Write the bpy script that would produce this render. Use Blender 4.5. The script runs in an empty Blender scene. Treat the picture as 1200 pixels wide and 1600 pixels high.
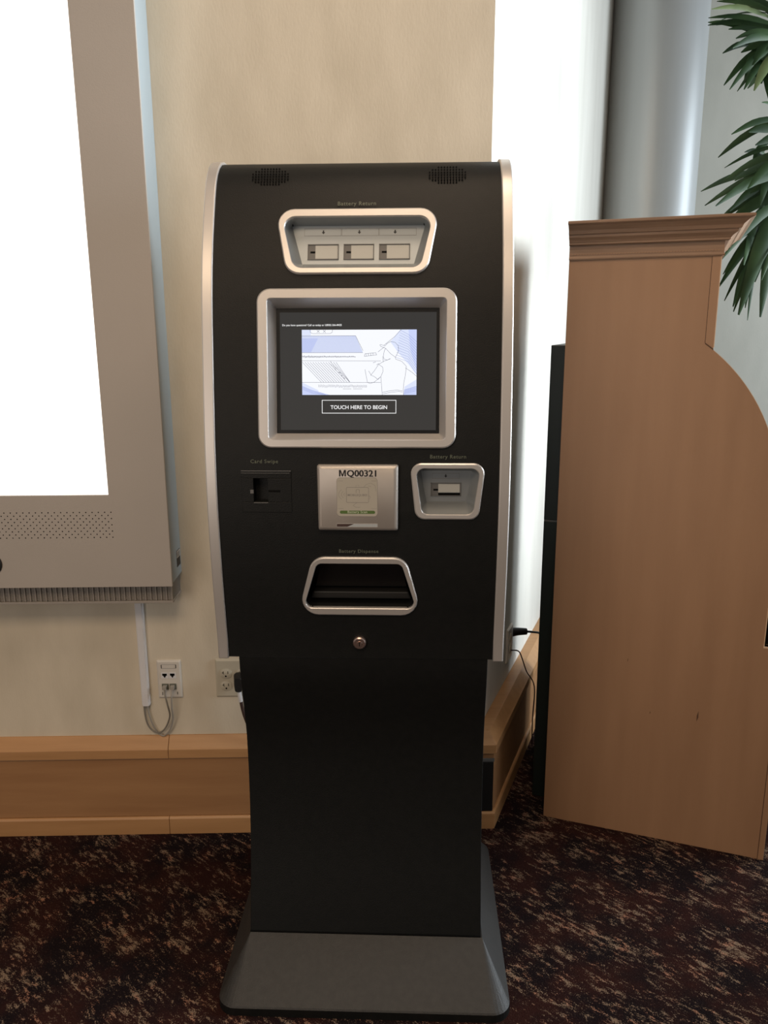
import bpy, bmesh, math, random
from mathutils import Vector, Matrix
random.seed(7)
S = bpy.context.scene
C = S.collection
R = math.radians

# ------------------------------------------------------------------ camera
cam_d = bpy.data.cameras.new('camera')
cam_d.sensor_fit = 'VERTICAL'; cam_d.sensor_height = 24.0
cam_d.lens = 24.0 * 1244 / 1600
cam_d.clip_start = 0.05
cam = bpy.data.objects.new('camera', cam_d); C.objects.link(cam)
cam.matrix_world = Matrix.Translation((0, 0, 1.46)) @ Matrix.Rotation(R(90 - 13), 4, 'X') @ Matrix.Rotation(R(-0.2), 4, 'Z')
S.camera = cam

# ------------------------------------------------------------------ world, lights, exposure
S.view_settings.view_transform = 'Standard'
S.view_settings.look = 'None'
S.view_settings.gamma = 1.0
S.view_settings.use_curve_mapping = False
S.view_settings.exposure = 0.0
W = bpy.data.worlds.new('world'); S.world = W; W.use_nodes = True
bg = W.node_tree.nodes['Background']
bg.inputs['Color'].default_value = (1.0, 0.94, 0.88, 1)
bg.inputs['Strength'].default_value = 0.18

def area(name, loc, rot, sx, sy, power, col, spread=None):
    l = bpy.data.lights.new(name, 'AREA'); l.shape = 'RECTANGLE'; l.size = sx; l.size_y = sy
    l.energy = power; l.color = col
    if spread: l.spread = R(spread)
    o = bpy.data.objects.new(name, l); C.objects.link(o); o.location = loc; o.rotation_euler = rot
    return o
# tall daylight window on the right, beyond the cabinet
area('window_daylight', (3.2, 1.95, 1.95), (0, R(90), 0), 2.2, 1.6, 68, (0.84, 0.93, 1.0), 88)
area('fill_far_right', (4.4, 3.7, 2.0), (0, R(90), 0), 2.2, 1.5, 80, (0.80, 0.91, 1.0))  # added fill for column, palm and back wall, no known window
# warm ceiling lamps of the room behind and above
area('ceiling_lamp_warm', (-0.5, -0.6, 3.0), (0, 0, 0), 1.6, 1.2, 44, (1.0, 0.74, 0.50))
area('ceiling_lamp_front', (0.1, 1.05, 3.0), (0, 0, 0), 0.7, 0.5, 12, (1.0, 0.76, 0.54))

# daylit and lamplit room behind the photographer
area('room_light', (-2.3, -2.0, 1.3), (R(88), 0, R(-40)), 1.8, 1.6, 30, (1.0, 0.87, 0.76))

# ------------------------------------------------------------------ materials
def mat(name, col, rough=0.5, metal=0.0, spec=0.5, emit=None, estr=0.0, coat=0.0):
    m = bpy.data.materials.new(name); m.use_nodes = True
    b = m.node_tree.nodes['Principled BSDF']
    b.inputs['Base Color'].default_value = (*col, 1)
    b.inputs['Roughness'].default_value = rough
    b.inputs['Metallic'].default_value = metal
    b.inputs['Specular IOR Level'].default_value = spec
    b.inputs['Coat Weight'].default_value = coat
    if emit:
        b.inputs['Emission Color'].default_value = (*emit, 1)
        b.inputs['Emission Strength'].default_value = estr
    return m
def nd(m, t, **kw):
    n = m.node_tree.nodes.new(t)
    for k, v in kw.items():
        if k in n.inputs.keys(): n.inputs[k].default_value = v
        else: setattr(n, k, v)
    return n
def lk(m, a, b): m.node_tree.links.new(a, b)
def textured(name, c1, c2, rough, scale, nscale=8, detail=5, lo=0.35, hi=0.65, bump=0.0, bscale=None, metal=0.0, rot=(0,0,0), c3=None, spec=0.5):
    """two-tone noise material in object coordinates; scale = stretch of the grain"""
    m = mat(name, c1, rough, metal, spec); b = m.node_tree.nodes['Principled BSDF']
    tc = nd(m, 'ShaderNodeTexCoord'); mp = nd(m, 'ShaderNodeMapping')
    mp.inputs['Scale'].default_value = scale; mp.inputs['Rotation'].default_value = rot
    lk(m, tc.outputs['Object'], mp.inputs['Vector'])
    n = nd(m, 'ShaderNodeTexNoise', Scale=nscale, Detail=detail); lk(m, mp.outputs['Vector'], n.inputs['Vector'])
    r = nd(m, 'ShaderNodeValToRGB'); e = r.color_ramp.elements
    e[0].position = lo; e[0].color = (*c1, 1); e[1].position = hi; e[1].color = (*c2, 1)
    if c3:
        k = e.new((lo + hi) / 2); k.color = (*c3, 1)
    lk(m, n.outputs['Fac'], r.inputs['Fac']); lk(m, r.outputs['Color'], b.inputs['Base Color'])
    if bump:
        bp = nd(m, 'ShaderNodeBump', Strength=bump, Distance=0.002)
        n2 = nd(m, 'ShaderNodeTexNoise', Scale=bscale or nscale * 8, Detail=4)
        lk(m, mp.outputs['Vector'], n2.inputs['Vector'])
        lk(m, n2.outputs['Fac'], bp.inputs['Height']); lk(m, bp.outputs['Normal'], b.inputs['Normal'])
    return m

M = {}
M['wallpaper'] = textured('beige wallpaper', (0.60, 0.53, 0.415), (0.70, 0.625, 0.50), 0.85, (2.2, 2.2, 0.8), 5, 8, 0.3, 0.7, 0.15, 90)
M['wall_pale'] = textured('pale wall', (0.68, 0.65, 0.58), (0.76, 0.73, 0.66), 0.8, (2.5, 2.5, 0.5), 4, 6, 0.3, 0.7, 0.2, 80)
M['wall_grey'] = textured('grey green beige wall', (0.60, 0.59, 0.52), (0.68, 0.665, 0.59), 0.85, (2, 2, 0.8), 3, 6, 0.3, 0.7, 0.2, 80)
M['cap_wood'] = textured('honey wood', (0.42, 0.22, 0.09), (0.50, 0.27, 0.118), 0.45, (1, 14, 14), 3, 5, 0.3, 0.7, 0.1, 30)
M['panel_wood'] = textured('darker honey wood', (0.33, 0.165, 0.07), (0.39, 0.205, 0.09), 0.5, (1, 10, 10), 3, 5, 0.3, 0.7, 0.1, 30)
M['plywood'] = textured('birch plywood', (0.30, 0.165, 0.088), (0.355, 0.20, 0.109), 0.55, (9, 9, 0.9), 2.0, 7, 0.25, 0.75, 0.08, 40)
M['crown_wood'] = textured('stained crown wood', (0.20, 0.115, 0.065), (0.29, 0.17, 0.10), 0.5, (1.5, 30, 30), 3, 6, 0.3, 0.7, 0.15, 20)
M['ply_edge_lit'] = mat('plywood edge with rim light painted in', (0.62, 0.44, 0.29), 0.6)  # cut plywood, paler than the panel to paint in its lit edge
M['groove'] = mat('dark groove', (0.10, 0.05, 0.025), 0.8)
M['black'] = textured('black powder coat', (0.0060, 0.0066, 0.0064), (0.0078, 0.0082, 0.0080), 0.50, (1, 1, 1), 60, 3, 0.3, 0.7, 0.25, 500, spec=0.25)
M['black_base'] = textured('black powder coat with dust and painted slope light', (0.015, 0.0142, 0.013), (0.023, 0.0215, 0.0195), 0.55, (1, 1, 1), 70, 6, 0.35, 0.75, 0.35, 420)  # dust, plus light on the upward slope put into the paler tone
M['black_plain'] = mat('plain black plastic', (0.012, 0.012, 0.012), 0.4)
M['pitch'] = mat('dark cavity', (0.003, 0.003, 0.003), 0.7, spec=0.1)
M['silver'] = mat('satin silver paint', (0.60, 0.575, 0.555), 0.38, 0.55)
M['silver_shade'] = mat('satin silver with recess shade painted in', (0.30, 0.32, 0.33), 0.36, 0.55)  # darker copy of the silver, recess shade put into the colour
M['plate_grey'] = mat('light grey plate', (0.44, 0.48, 0.50), 0.5, 0.2)
M['reader'] = textured('brushed reader cover', (0.42, 0.385, 0.355), (0.47, 0.435, 0.40), 0.42, (1, 1, 1), 10, 3, 0.3, 0.7, metal=0.45)
M['slot_grey'] = mat('dark grey plastic', (0.12, 0.12, 0.12), 0.5)
M['slot_door'] = mat('slot flap plastic', (0.46, 0.47, 0.45), 0.5)
M['label_line'] = mat('fine grey print', (0.22, 0.21, 0.20), 0.6)
M['text_green'] = mat('dim green grey print', (0.125, 0.14, 0.105), 0.6)
M['ink'] = mat('black ink', (0.012, 0.012, 0.013), 0.5)
M['sticker'] = mat('clear grey sticker', (0.43, 0.405, 0.35), 0.35)
M['green'] = mat('olive green label', (0.085, 0.15, 0.035), 0.5)
M['pale_text'] = mat('pale print', (0.55, 0.6, 0.45), 0.6)
M['lcd'] = mat('black screen glass', (0.012, 0.012, 0.012), 0.06, emit=(0.22, 0.21, 0.20), estr=0.15)
M['lcd_edge'] = mat('black screen surround', (0.006, 0.006, 0.006), 0.25)
M['pic_white'] = mat('lit picture white', (0.02, 0.02, 0.02), 0.2, emit=(0.93, 0.95, 1.0), estr=1.0)
M['pic_blue'] = mat('lit picture pale blue', (0.02, 0.02, 0.02), 0.2, emit=(0.58, 0.65, 0.95), estr=1.0)
M['pic_mid'] = mat('lit picture very pale blue', (0.02, 0.02, 0.02), 0.2, emit=(0.72, 0.78, 0.97), estr=1.0)
M['pic_line'] = mat('lit picture grey lines', (0.02, 0.02, 0.02), 0.2, emit=(0.10, 0.105, 0.15), estr=1.0)
M['pic_bline'] = mat('lit picture blue lines', (0.02, 0.02, 0.02), 0.2, emit=(0.24, 0.29, 0.60), estr=1.0)
M['lit_text'] = mat('lit white lettering', (0.02, 0.02, 0.02), 0.2, emit=(1, 1, 1), estr=0.95)
M['display_lit'] = mat('bright white display', (0.8, 0.8, 0.8), 0.3, emit=(1.0, 0.995, 0.96), estr=1.35)
M['display_mark'] = mat('faint print on the display', (0.5, 0.5, 0.5), 0.3, emit=(0.93, 0.90, 0.82), estr=0.85)
M['bezel'] = textured('taupe grey painted metal', (0.41, 0.375, 0.34), (0.44, 0.40, 0.365), 0.5, (1, 1, 1), 3, 3, 0.3, 0.7, 0.1, 300)
M['housing'] = mat('grey housing paint with blue daylight tint', (0.34, 0.40, 0.43), 0.5)  # blue of the daylight on its side is mixed into this colour
M['grille'] = mat('dull grey grille wire', (0.36, 0.325, 0.29), 0.5, 0.1)
M['grille_back'] = mat('grille backing', (0.21, 0.19, 0.165), 0.7)
M['white_plastic'] = mat('white plastic', (0.72, 0.71, 0.72), 0.35)
M['data_plate'] = mat('ivory white plate', (0.66, 0.62, 0.56), 0.35)
M['ivory'] = mat('ivory outlet plate', (0.52, 0.475, 0.375), 0.4)
M['cord_grey'] = mat('grey network cord', (0.34, 0.31, 0.27), 0.5)
M['jack_grey'] = mat('grey green jack', (0.13, 0.13, 0.10), 0.5)
M['cord_black'] = mat('black rubber cord', (0.012, 0.011, 0.011), 0.45)
M['cord_brown'] = mat('dark brown cord', (0.05, 0.025, 0.02), 0.5)
M['column'] = textured('grey metallic column paint', (0.54, 0.56, 0.56), (0.60, 0.62, 0.62), 0.38, (4, 4, 0.3), 3, 4, 0.3, 0.7, metal=0.2)
M['box_green'] = mat('black green painted box', (0.010, 0.016, 0.014), 0.45)
M['leaf'] = textured('dark palm green', (0.012, 0.030, 0.010), (0.027, 0.058, 0.019), 0.55, (3, 3, 3), 3, 3, spec=0.2)
M['leaf_pale'] = textured('yellow green palm', (0.075, 0.105, 0.040), (0.11, 0.145, 0.06), 0.5, (3, 3, 3), 3, 3, spec=0.3)
M['stem'] = mat('palm stem', (0.14, 0.17, 0.07), 0.6)
M['pot'] = textured('terracotta pot', (0.25, 0.13, 0.08), (0.32, 0.17, 0.10), 0.7, (1, 1, 1), 6)
M['soil'] = mat('potting soil', (0.03, 0.02, 0.014), 0.9)
M['lock'] = mat('brushed lock metal', (0.55, 0.42, 0.38), 0.3, 0.9)

def carpet_mat():
    m = mat('dark flecked carpet', (0.02, 0.01, 0.01), 1.0, spec=0.05); b = m.node_tree.nodes['Principled BSDF']
    tc = nd(m, 'ShaderNodeTexCoord')
    def noise(scale, detail, stretch, rz, rough=0.6):
        mp = nd(m, 'ShaderNodeMapping', vector_type='TEXTURE'); mp.inputs['Scale'].default_value = tuple(1/q for q in stretch); mp.inputs['Rotation'].default_value = (0, 0, R(-rz))
        lk(m, tc.outputs['Object'], mp.inputs['Vector'])
        n = nd(m, 'ShaderNodeTexNoise', Scale=scale, Detail=detail, Roughness=rough); lk(m, mp.outputs['Vector'], n.inputs['Vector'])
        return n.outputs['Fac']
    def mth(op, a, bb):
        n = nd(m, 'ShaderNodeMath', operation=op)
        for i, v in enumerate((a, bb)):
            if isinstance(v, float): n.inputs[i].default_value = v
            else: lk(m, v, n.inputs[i])
        return n.outputs[0]
    def ramp(f, lo, hi):
        r = nd(m, 'ShaderNodeMapRange', clamp=True); r.inputs['From Min'].default_value = lo; r.inputs['From Max'].default_value = hi
        lk(m, f, r.inputs['Value']); return r.outputs['Result']
    def mix(f, a, bb):
        n = nd(m, 'ShaderNodeMix', data_type='RGBA'); lk(m, f, n.inputs['Factor'])
        for i, v in ((6, a), (7, bb)):
            if isinstance(v, tuple): n.inputs[i].default_value = (*v, 1)
            else: lk(m, v, n.inputs[i])
        return n.outputs[2]
    patch = noise(9, 5, (1, 1.5, 1), 35, 0.65)          # where the flecks gather
    streak = noise(46, 5, (0.62, 1.6, 1), 42, 0.8)      # brush-like flecks
    grain = noise(330, 2, (1, 1, 1), 0, 0.5)            # pile
    f = mth('ADD', mth('MULTIPLY', patch, 0.40), mth('MULTIPLY', streak, 0.75))
    f = mth('ADD', f, mth('MULTIPLY', grain, 0.30))
    fleck = ramp(f, 0.768, 0.83)
    hue = ramp(noise(6, 3, (1, 1, 1), 0), 0.42, 0.6)
    hue2 = ramp(noise(26, 3, (1, 1, 1), 60), 0.50, 0.62)
    ground = mix(hue, (0.010, 0.0065, 0.0075), (0.027, 0.010, 0.0085))
    tan = mix(hue2, (0.21, 0.145, 0.10), (0.31, 0.155, 0.10))
    col = mix(fleck, ground, tan)
    spk = ramp(noise(150, 3, (1, 1.5, 1), 48, 0.7), 0.60, 0.70)
    col = mix(mth('MULTIPLY', spk, 0.40), col, (0.13, 0.085, 0.065))
    lk(m, col, b.inputs['Base Color'])
    bp = nd(m, 'ShaderNodeBump', Strength=0.9, Distance=0.004); lk(m, grain, bp.inputs['Height']); lk(m, bp.outputs['Normal'], b.inputs['Normal'])
    return m
M['carpet'] = carpet_mat()

# ------------------------------------------------------------------ mesh helpers
def mk(name, v, f, m, parent=None, smooth=None, bevel=0.0, seg=2, kind=None, label=None, me=None):
    if me is None:
        me = bpy.data.meshes.new(name); me.from_pydata([tuple(x) for x in v], [], f); me.update()
        bm = bmesh.new(); bm.from_mesh(me); bmesh.ops.recalc_face_normals(bm, faces=bm.faces); bm.to_mesh(me); bm.free()
        if m is not None: me.materials.append(m)
    o = bpy.data.objects.new(name, me); C.objects.link(o)
    if parent is not None: o.parent = parent
    if bevel:
        b = o.modifiers.new('bevel', 'BEVEL'); b.width = bevel; b.segments = seg; b.limit_method = 'ANGLE'; b.angle_limit = R(35)
    if smooth is not None:
        for p in me.polygons: p.use_smooth = True
        me.set_sharp_from_angle(angle=R(smooth))
    if kind: o['kind'] = kind
    if label: o['label'] = label
    return o
class MB:
    def __init__(s): s.v = []; s.f = []
    def add(s, v, f):
        n = len(s.v); s.v += [tuple(x) for x in v]; s.f += [[i + n for i in q] for q in f]; return s
    def box(s, a, b):
        (x0, y0, z0), (x1, y1, z1) = a, b
        return s.add([(x0,y0,z0),(x1,y0,z0),(x1,y1,z0),(x0,y1,z0),(x0,y0,z1),(x1,y0,z1),(x1,y1,z1),(x0,y1,z1)],
                     [(0,3,2,1),(4,5,6,7),(0,1,5,4),(1,2,6,5),(2,3,7,6),(3,0,4,7)])
    def prism(s, pts, d0, d1, fr):
        """outline pts (u,v) extruded between d0 and d1 along the frame's normal"""
        n = len(pts); a = [fr(u, v, d0) for u, v in pts] + [fr(u, v, d1) for u, v in pts]
        return s.add(a, [list(range(n))[::-1], list(range(n, 2*n))] + [[i, (i+1) % n, n + (i+1) % n, n + i] for i in range(n)])
    def loft(s, rings, fr, cap0=False, cap1=False, close=False):
        n = len(rings[0][0]); a = []; f = []
        for pts, d in rings: a += [fr(u, v, d) for u, v in pts]
        K = len(rings)
        for k in range(K if close else K - 1):
            for i in range(n):
                j = (i + 1) % n; k2 = (k + 1) % K
                f.append([k*n + i, k*n + j, k2*n + j, k2*n + i])
        if cap0: f.append(list(range(n))[::-1])
        if cap1: f.append(list(range((K-1)*n, K*n)))
        return s.add(a, f)
    def build(s, name, m, parent=None, **kw): return mk(name, s.v, s.f, m, parent, **kw)
def box(name, a, b, m, parent=None, bevel=0.0, **kw): return MB().box(a, b).build(name, m, parent, bevel=bevel, **kw)
def tube_mb(pts, r, n=8, mb=None, sub=6):
    mb = mb or MB(); P = [Vector(p) for p in pts]; Q = []
    for i in range(len(P) - 1):
        p0 = P[max(i-1, 0)]; p1 = P[i]; p2 = P[i+1]; p3 = P[min(i+2, len(P)-1)]
        for k in range(sub):
            t = k / sub
            Q.append(0.5 * ((2*p1) + (p2-p0)*t + (2*p0-5*p1+4*p2-p3)*t*t + (-p0+3*p1-3*p2+p3)*t**3))
    Q.append(P[-1]); v = []; f = []; up = Vector((0.3, 0.5, 0.8)).normalized()
    for i, q in enumerate(Q):
        d = (Q[min(i+1, len(Q)-1)] - Q[max(i-1, 0)]).normalized()
        a = d.cross(up); a = a.normalized() if a.length > 1e-4 else d.orthogonal().normalized(); b = d.cross(a)
        rr = r[0] + (r[1]-r[0]) * i / (len(Q)-1) if isinstance(r, tuple) else r
        for k in range(n):
            an = 2*math.pi*k/n; v.append(q + a*math.cos(an)*rr + b*math.sin(an)*rr)
    for i in range(len(Q)-1):
        for k in range(n): f.append([i*n+k, i*n+(k+1) % n, (i+1)*n+(k+1) % n, (i+1)*n+k])
    f.append(list(range(n))[::-1]); f.append(list(range((len(Q)-1)*n, len(Q)*n)))
    return mb.add(v, f)
def circle(cx, cy, r, n=24, ry=None): return [(cx + r*math.cos(2*math.pi*i/n), cy + (ry or r)*math.sin(2*math.pi*i/n)) for i in range(n)]
def rounded(pts, r, seg=6):
    """round the corners of a convex polygon"""
    out = []; n = len(pts)
    for i in range(n):
        p = Vector(pts[i]); a = Vector(pts[i-1]) - p; b = Vector(pts[(i+1) % n]) - p
        ang = a.angle(b); t = min(r / math.tan(ang/2), a.length*0.48, b.length*0.48); rr = t * math.tan(ang/2)
        ua, ub = a.normalized(), b.normalized(); c = p + (ua+ub).normalized() * (rr / math.sin(ang/2))
        s0 = p + ua*t - c; s1 = p + ub*t - c
        for k in range(seg + 1):
            w = k/seg; th = s0.angle(s1)
            q = (s0*math.sin((1-w)*th) + s1*math.sin(w*th)) / math.sin(th) if th > 1e-5 else s0
            out.append(tuple(c + q))
    return out
def trap(cx, ht, hb, v1, v0): return [(cx-ht, v1), (cx+ht, v1), (cx+hb, v0), (cx-hb, v0)]
def insetp(pts, e):
    c = Vector((sum(p[0] for p in pts)/len(pts), sum(p[1] for p in pts)/len(pts)))
    hx = max(abs(p[0]-c.x) for p in pts); hy = max(abs(p[1]-c.y) for p in pts)
    return [(c.x + (p[0]-c.x)*(1-e/hx), c.y + (p[1]-c.y)*(1-e/hy)) for p in pts]
def thing(name, label, cat, loc=(0, 0, 0), rz=0.0, group=None):
    o = bpy.data.objects.new(name, None); C.objects.link(o); o.empty_display_size = 0.05
    o.location = loc; o.rotation_euler = (0, 0, rz); o['label'] = label; o['category'] = cat
    if group: o['group'] = group
    return o
def tag(o, label, cat, group=None):
    o['label'] = label; o['category'] = cat
    if group: o['group'] = group
    return o
def text_mesh(body, width, bold=0.0, spacing=1.0):
    """outline text as flat mesh data, centred, scaled to the given width; returns verts, faces, height"""
    cu = bpy.data.curves.new('lettering', 'FONT'); cu.body = body; cu.size = 1; cu.offset = bold; cu.space_character = spacing
    cu.align_x = 'CENTER'; cu.resolution_u = 3
    o = bpy.data.objects.new('lettering', cu); C.objects.link(o)
    dg = bpy.context.evaluated_depsgraph_get(); me = o.evaluated_get(dg).to_mesh()
    v = [tuple(p.co) for p in me.vertices]; f = [list(p.vertices) for p in me.polygons]
    o.evaluated_get(dg).to_mesh_clear(); bpy.data.objects.remove(o); bpy.data.curves.remove(cu)
    x0 = min(p[0] for p in v); x1 = max(p[0] for p in v); s = width / (x1-x0); cx = (x0+x1)/2
    return [((p[0]-cx)*s, p[1]*s) for p in v], f
def lettering(body, width, fr, u, v, d, m, parent, bold=0.0, spacing=1.0, rot=0.0, label=None, sy=1.0):
    vs, f = text_mesh(body, width, bold, spacing); c, s = math.cos(rot), math.sin(rot)
    return mk('lettering', [fr(u + a*c - b*s*sy, v + a*s + b*c*sy, d) for a, b in vs], f, m, parent, label=label)

# ------------------------------------------------------------------ setting
TH = R(1.2)                                   # the left wall is turned by this
CORNER = Vector((0.272, 2.137, 0))
DL = Vector((math.cos(TH), math.sin(TH), 0)); NL = Vector((math.sin(TH), -math.cos(TH), 0))
DR = Vector((0.3608, 0.9326, 0)).normalized(); NR = Vector((DR.y, -DR.x, 0))
RANG = math.atan2(DR.y, DR.x)
HT = 3.8
def wl(s, off, z): return CORNER + DL*s + NL*off + Vector((0, 0, z))
def wr(s, off, z): return CORNER + DR*s + NR*off + Vector((0, 0, z))
def slab(name, pts, m):                       # plan outline extruded from floor to HT
    mb = MB(); n = len(pts); mb.add([(p[0], p[1], 0) for p in pts] + [(p[0], p[1], HT) for p in pts],
        [list(range(n))[::-1], list(range(n, 2*n))] + [[i, (i+1) % n, n+(i+1) % n, n+i] for i in range(n)])
    o = mb.build(name, m); o['kind'] = 'structure'; return o
fl = box('floor', (-4, -3, -0.1), (5, 5.8, 0), M['carpet']); fl['kind'] = 'structure'
back_c = CORNER + (-NL - NR).normalized() * 0.15
a = wl(-3.2, 0, 0); b = wl(-3.2, -0.12, 0)
slab('wall_left', [a, CORNER, back_c, b], M['wallpaper'])
c1 = wr(3.38, 0, 0); c2 = wr(3.38, -0.12, 0)
slab('wall_right', [CORNER, c1, c2, back_c], M['wall_pale'])
slab('wall_back', [(1.50, 5.30), (4.6, 5.23), (4.6, 5.38), (1.52, 5.45)], M['wall_grey'])

def corner_s(ol, orr):                        # where offsets ol (left) and orr (right) meet, along each wall
    k = NL.dot(NR); be = (orr - k*ol) / (1 - k*k); al = ol - k*be
    return be * NR.dot(DL), al * NL.dot(DR)
RX = 0.030                                    # the right-hand baseboard stands this much prouder
def board(name, prof, side, s0, s1, m, parent, mitre=None, bevel=0.0012):
    """profile (offset, z) run along a wall from s0 to s1; mitre='a'/'b' cuts that end at the outer corner"""
    v = []; n = len(prof)
    for e, s in enumerate((s0, s1)):
        for o, z in prof:
            oo = o + (RX if (side == 'r' and o > 0.001) else 0); ss = s
            if mitre == e:
                sl, sr = corner_s(o, o + (RX if o > 0.001 else 0)); ss = sl if side == 'l' else sr
            v.append((wl if side == 'l' else wr)(ss, oo, z))
    f = [list(range(n))[::-1], list(range(n, 2*n))] + [[i, (i+1) % n, n+(i+1) % n, n+i] for i in range(n)]
    return mk(name, v, f, m, parent, bevel=bevel)
CAP = [(0, 0.2468), (0.030, 0.2468), (0.030, 0.2745), (0.027, 0.2775), (0.004, 0.3075), (0, 0.3075)]
PAN = [(0, 0.0566), (0.023, 0.0566), (0.023, 0.2435), (0, 0.2435)]
MOU = [(0, 0), (0.031, 0), (0.031, 0.050), (0.027, 0.0555), (0, 0.0555)]
def empty_struct(name):
    o = bpy.data.objects.new(name, None); C.objects.link(o); o['kind'] = 'structure'; return o
bl = empty_struct('baseboard_left'); br = empty_struct('baseboard_right')
board('cap_board', CAP, 'l', -3.2, -0.9005, M['cap_wood'], bl); board('cap_board', CAP, 'l', -0.8995, 0, M['cap_wood'], bl, 1)
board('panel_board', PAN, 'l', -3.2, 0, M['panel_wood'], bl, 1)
board('base_mould', MOU, 'l', -3.2, -0.911, M['cap_wood'], bl); board('base_mould', MOU, 'l', -0.910, 0, M['cap_wood'], bl, 1)
board('cap_board', CAP, 'r', 0, 3.36, M['cap_wood'], br, 0)
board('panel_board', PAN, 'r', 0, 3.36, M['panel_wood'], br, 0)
board('base_mould', MOU, 'r', 0, 3.36, M['cap_wood'], br, 0)

# ------------------------------------------------------------------ kiosk
K = thing('charging_kiosk', 'tall black battery vending kiosk with silver edges and a touch screen', 'kiosk', (-0.047, 1.44, 0), R(-2.2))
XB = -0.0105                                   # centre line of the kiosk body
def lf(x, y, z): return (x, y, z)
# front profile (y, z) of the upper body, bottom to top, then the rounded top back to the rear
PROF = [(0.139, 0.777), (0.137, 0.818), (0.128, 0.890), (0.120, 0.965), (0.115, 1.035), (0.112, 1.102), (0.113, 1.17), (0.116, 1.23),
        (0.1222, 1.29), (0.1295, 1.354), (0.1375, 1.415), (0.1458, 1.475), (0.1540, 1.525), (0.1655, 1.575), (0.180, 1.622), (0.197, 1.665), (0.214, 1.705),
        (0.222, 1.722), (0.232, 1.740), (0.246, 1.758), (0.264, 1.773), (0.286, 1.784), (0.312, 1.790)]
def yz_prism(prof, x0, x1):
    n = len(prof)
    return MB().add([(x0, y, z) for y, z in prof] + [(x1, y, z) for y, z in prof],
        [list(range(n)), list(range(n, 2*n))[::-1]] + [[i, n+i, n+(i+1) % n, (i+1) % n] for i in range(n)])
def offs(prof, d):                             # push a profile outward along its normal
    out = []
    for i, (y, z) in enumerate(prof):
        a = prof[max(i-1, 0)]; b = prof[min(i+1, len(prof)-1)]; t = Vector((b[0]-a[0], b[1]-a[1])).normalized()
        out.append((y - t.y*d, z + t.x*d))
    return out
def plane(z0, z1, push=0.0):
    def at(z):
        for (ya, za), (yb, zb) in zip(PROF, PROF[1:]):
            if za <= z <= zb: return ya + (yb-ya)*(z-za)/(zb-za)
    a = Vector((0, at(z0), z0)); b = Vector((0, at(z1), z1)); v = (b-a).normalized(); n = Vector((0, -v.z, v.y)); m = (a+b)/2 + n*push
    def fr(u, vv, d): return tuple(m + Vector((u, 0, 0)) + v*vv + n*d)
    return fr
FA, FB, FC, FD, FT = plane(1.56, 1.69), plane(1.23, 1.535, 0.001), plane(1.06, 1.2), plane(0.88, 1.0), plane(1.69, 1.735)
body = yz_prism(PROF + [(0.50, 1.790), (0.52, 1.775), (0.52, 0.777)], XB-0.281, XB+0.281).build('body_shell', M['black'], K)
A_out = trap(XB, 0.1608, 0.1362, 0.0646, -0.068); A_in = trap(XB, 0.1470, 0.1225, 0.0478, -0.0555); A_dp = trap(XB, 0.1320, 0.1100, 0.046, -0.0335)
B_out = trap(XB, 0.1940, 0.1938, 0.1535, -0.1535); B_in = trap(XB, 0.1735, 0.1730, 0.1346, -0.1372); B_dp = trap(XB, 0.1612, 0.1620, 0.1207, -0.1247)
E_out = trap(0.1685, 0.0747, 0.0628, 0.0710, -0.0423); E_in = trap(0.1690, 0.0636, 0.0505, 0.0607, -0.0318); E_dp = trap(0.1672, 0.0507, 0.0395, 0.0505, -0.0120)
F_out = trap(-0.0085, 0.0950, 0.1295, 0.0680, -0.0612); F_in = trap(-0.0085, 0.0860, 0.1165, 0.0541, -0.0450)
cut = MB()
cut.prism(rounded(A_in, 0.02), -0.060, 0.05, FA); cut.prism(rounded(B_in, 0.008), -0.050, 0.05, FB)
cut.prism(rounded(E_in, 0.015), -0.060, 0.05, FC); cut.prism(rounded(F_in, 0.014), -0.11, 0.05, FD)
cut.prism([(-0.2178, 0.0395), (-0.1890, 0.0395), (-0.1890, -0.0087), (-0.2178, -0.0087)], -0.022, 0.05, FC)
cutter = cut.build('cutter', M['pitch'], K)
bo = body.modifiers.new('cut', 'BOOLEAN'); bo.object = cutter; bo.operation = 'DIFFERENCE'; bo.solver = 'EXACT'
dg = bpy.context.evaluated_depsgraph_get(); nm = bpy.data.meshes.new_from_object(body.evaluated_get(dg))
body.modifiers.clear(); body.data = nm; bpy.data.objects.remove(cutter)
for p in nm.polygons: p.use_smooth = True
nm.set_sharp_from_angle(angle=R(20))
# silver edge trims
def trim_prof(d): return offs(PROF, d)
for sx in (-1, 1):
    x0, x1 = sorted((XB + sx*0.2805, XB + sx*0.302))
    pr = trim_prof(0.005) + [(0.50, 1.795), (0.525, 1.775), (0.525, 0.777)]
    pr[0] = (pr[0][0], 0.774)
    yz_prism(pr, x0, x1).build('edge_trim', M['silver'], K, smooth=25, bevel=0.0022, seg=2, label='satin silver edge trim')
# pedestal: concave front
SP = [(0.127, 0.100), (0.146, 0.187), (0.160, 0.25), (0.172, 0.320), (0.180, 0.40), (0.183, 0.49), (0.180, 0.57), (0.166, 0.64), (0.152, 0.70), (0.143, 0.745), (0.141, 0.7765)]
st = yz_prism(SP + [(0.50, 0.7765), (0.50, 0.10)], -0.005-0.265, -0.005+0.265).build('pedestal', M['black'], K, smooth=20, bevel=0.001)
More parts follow.
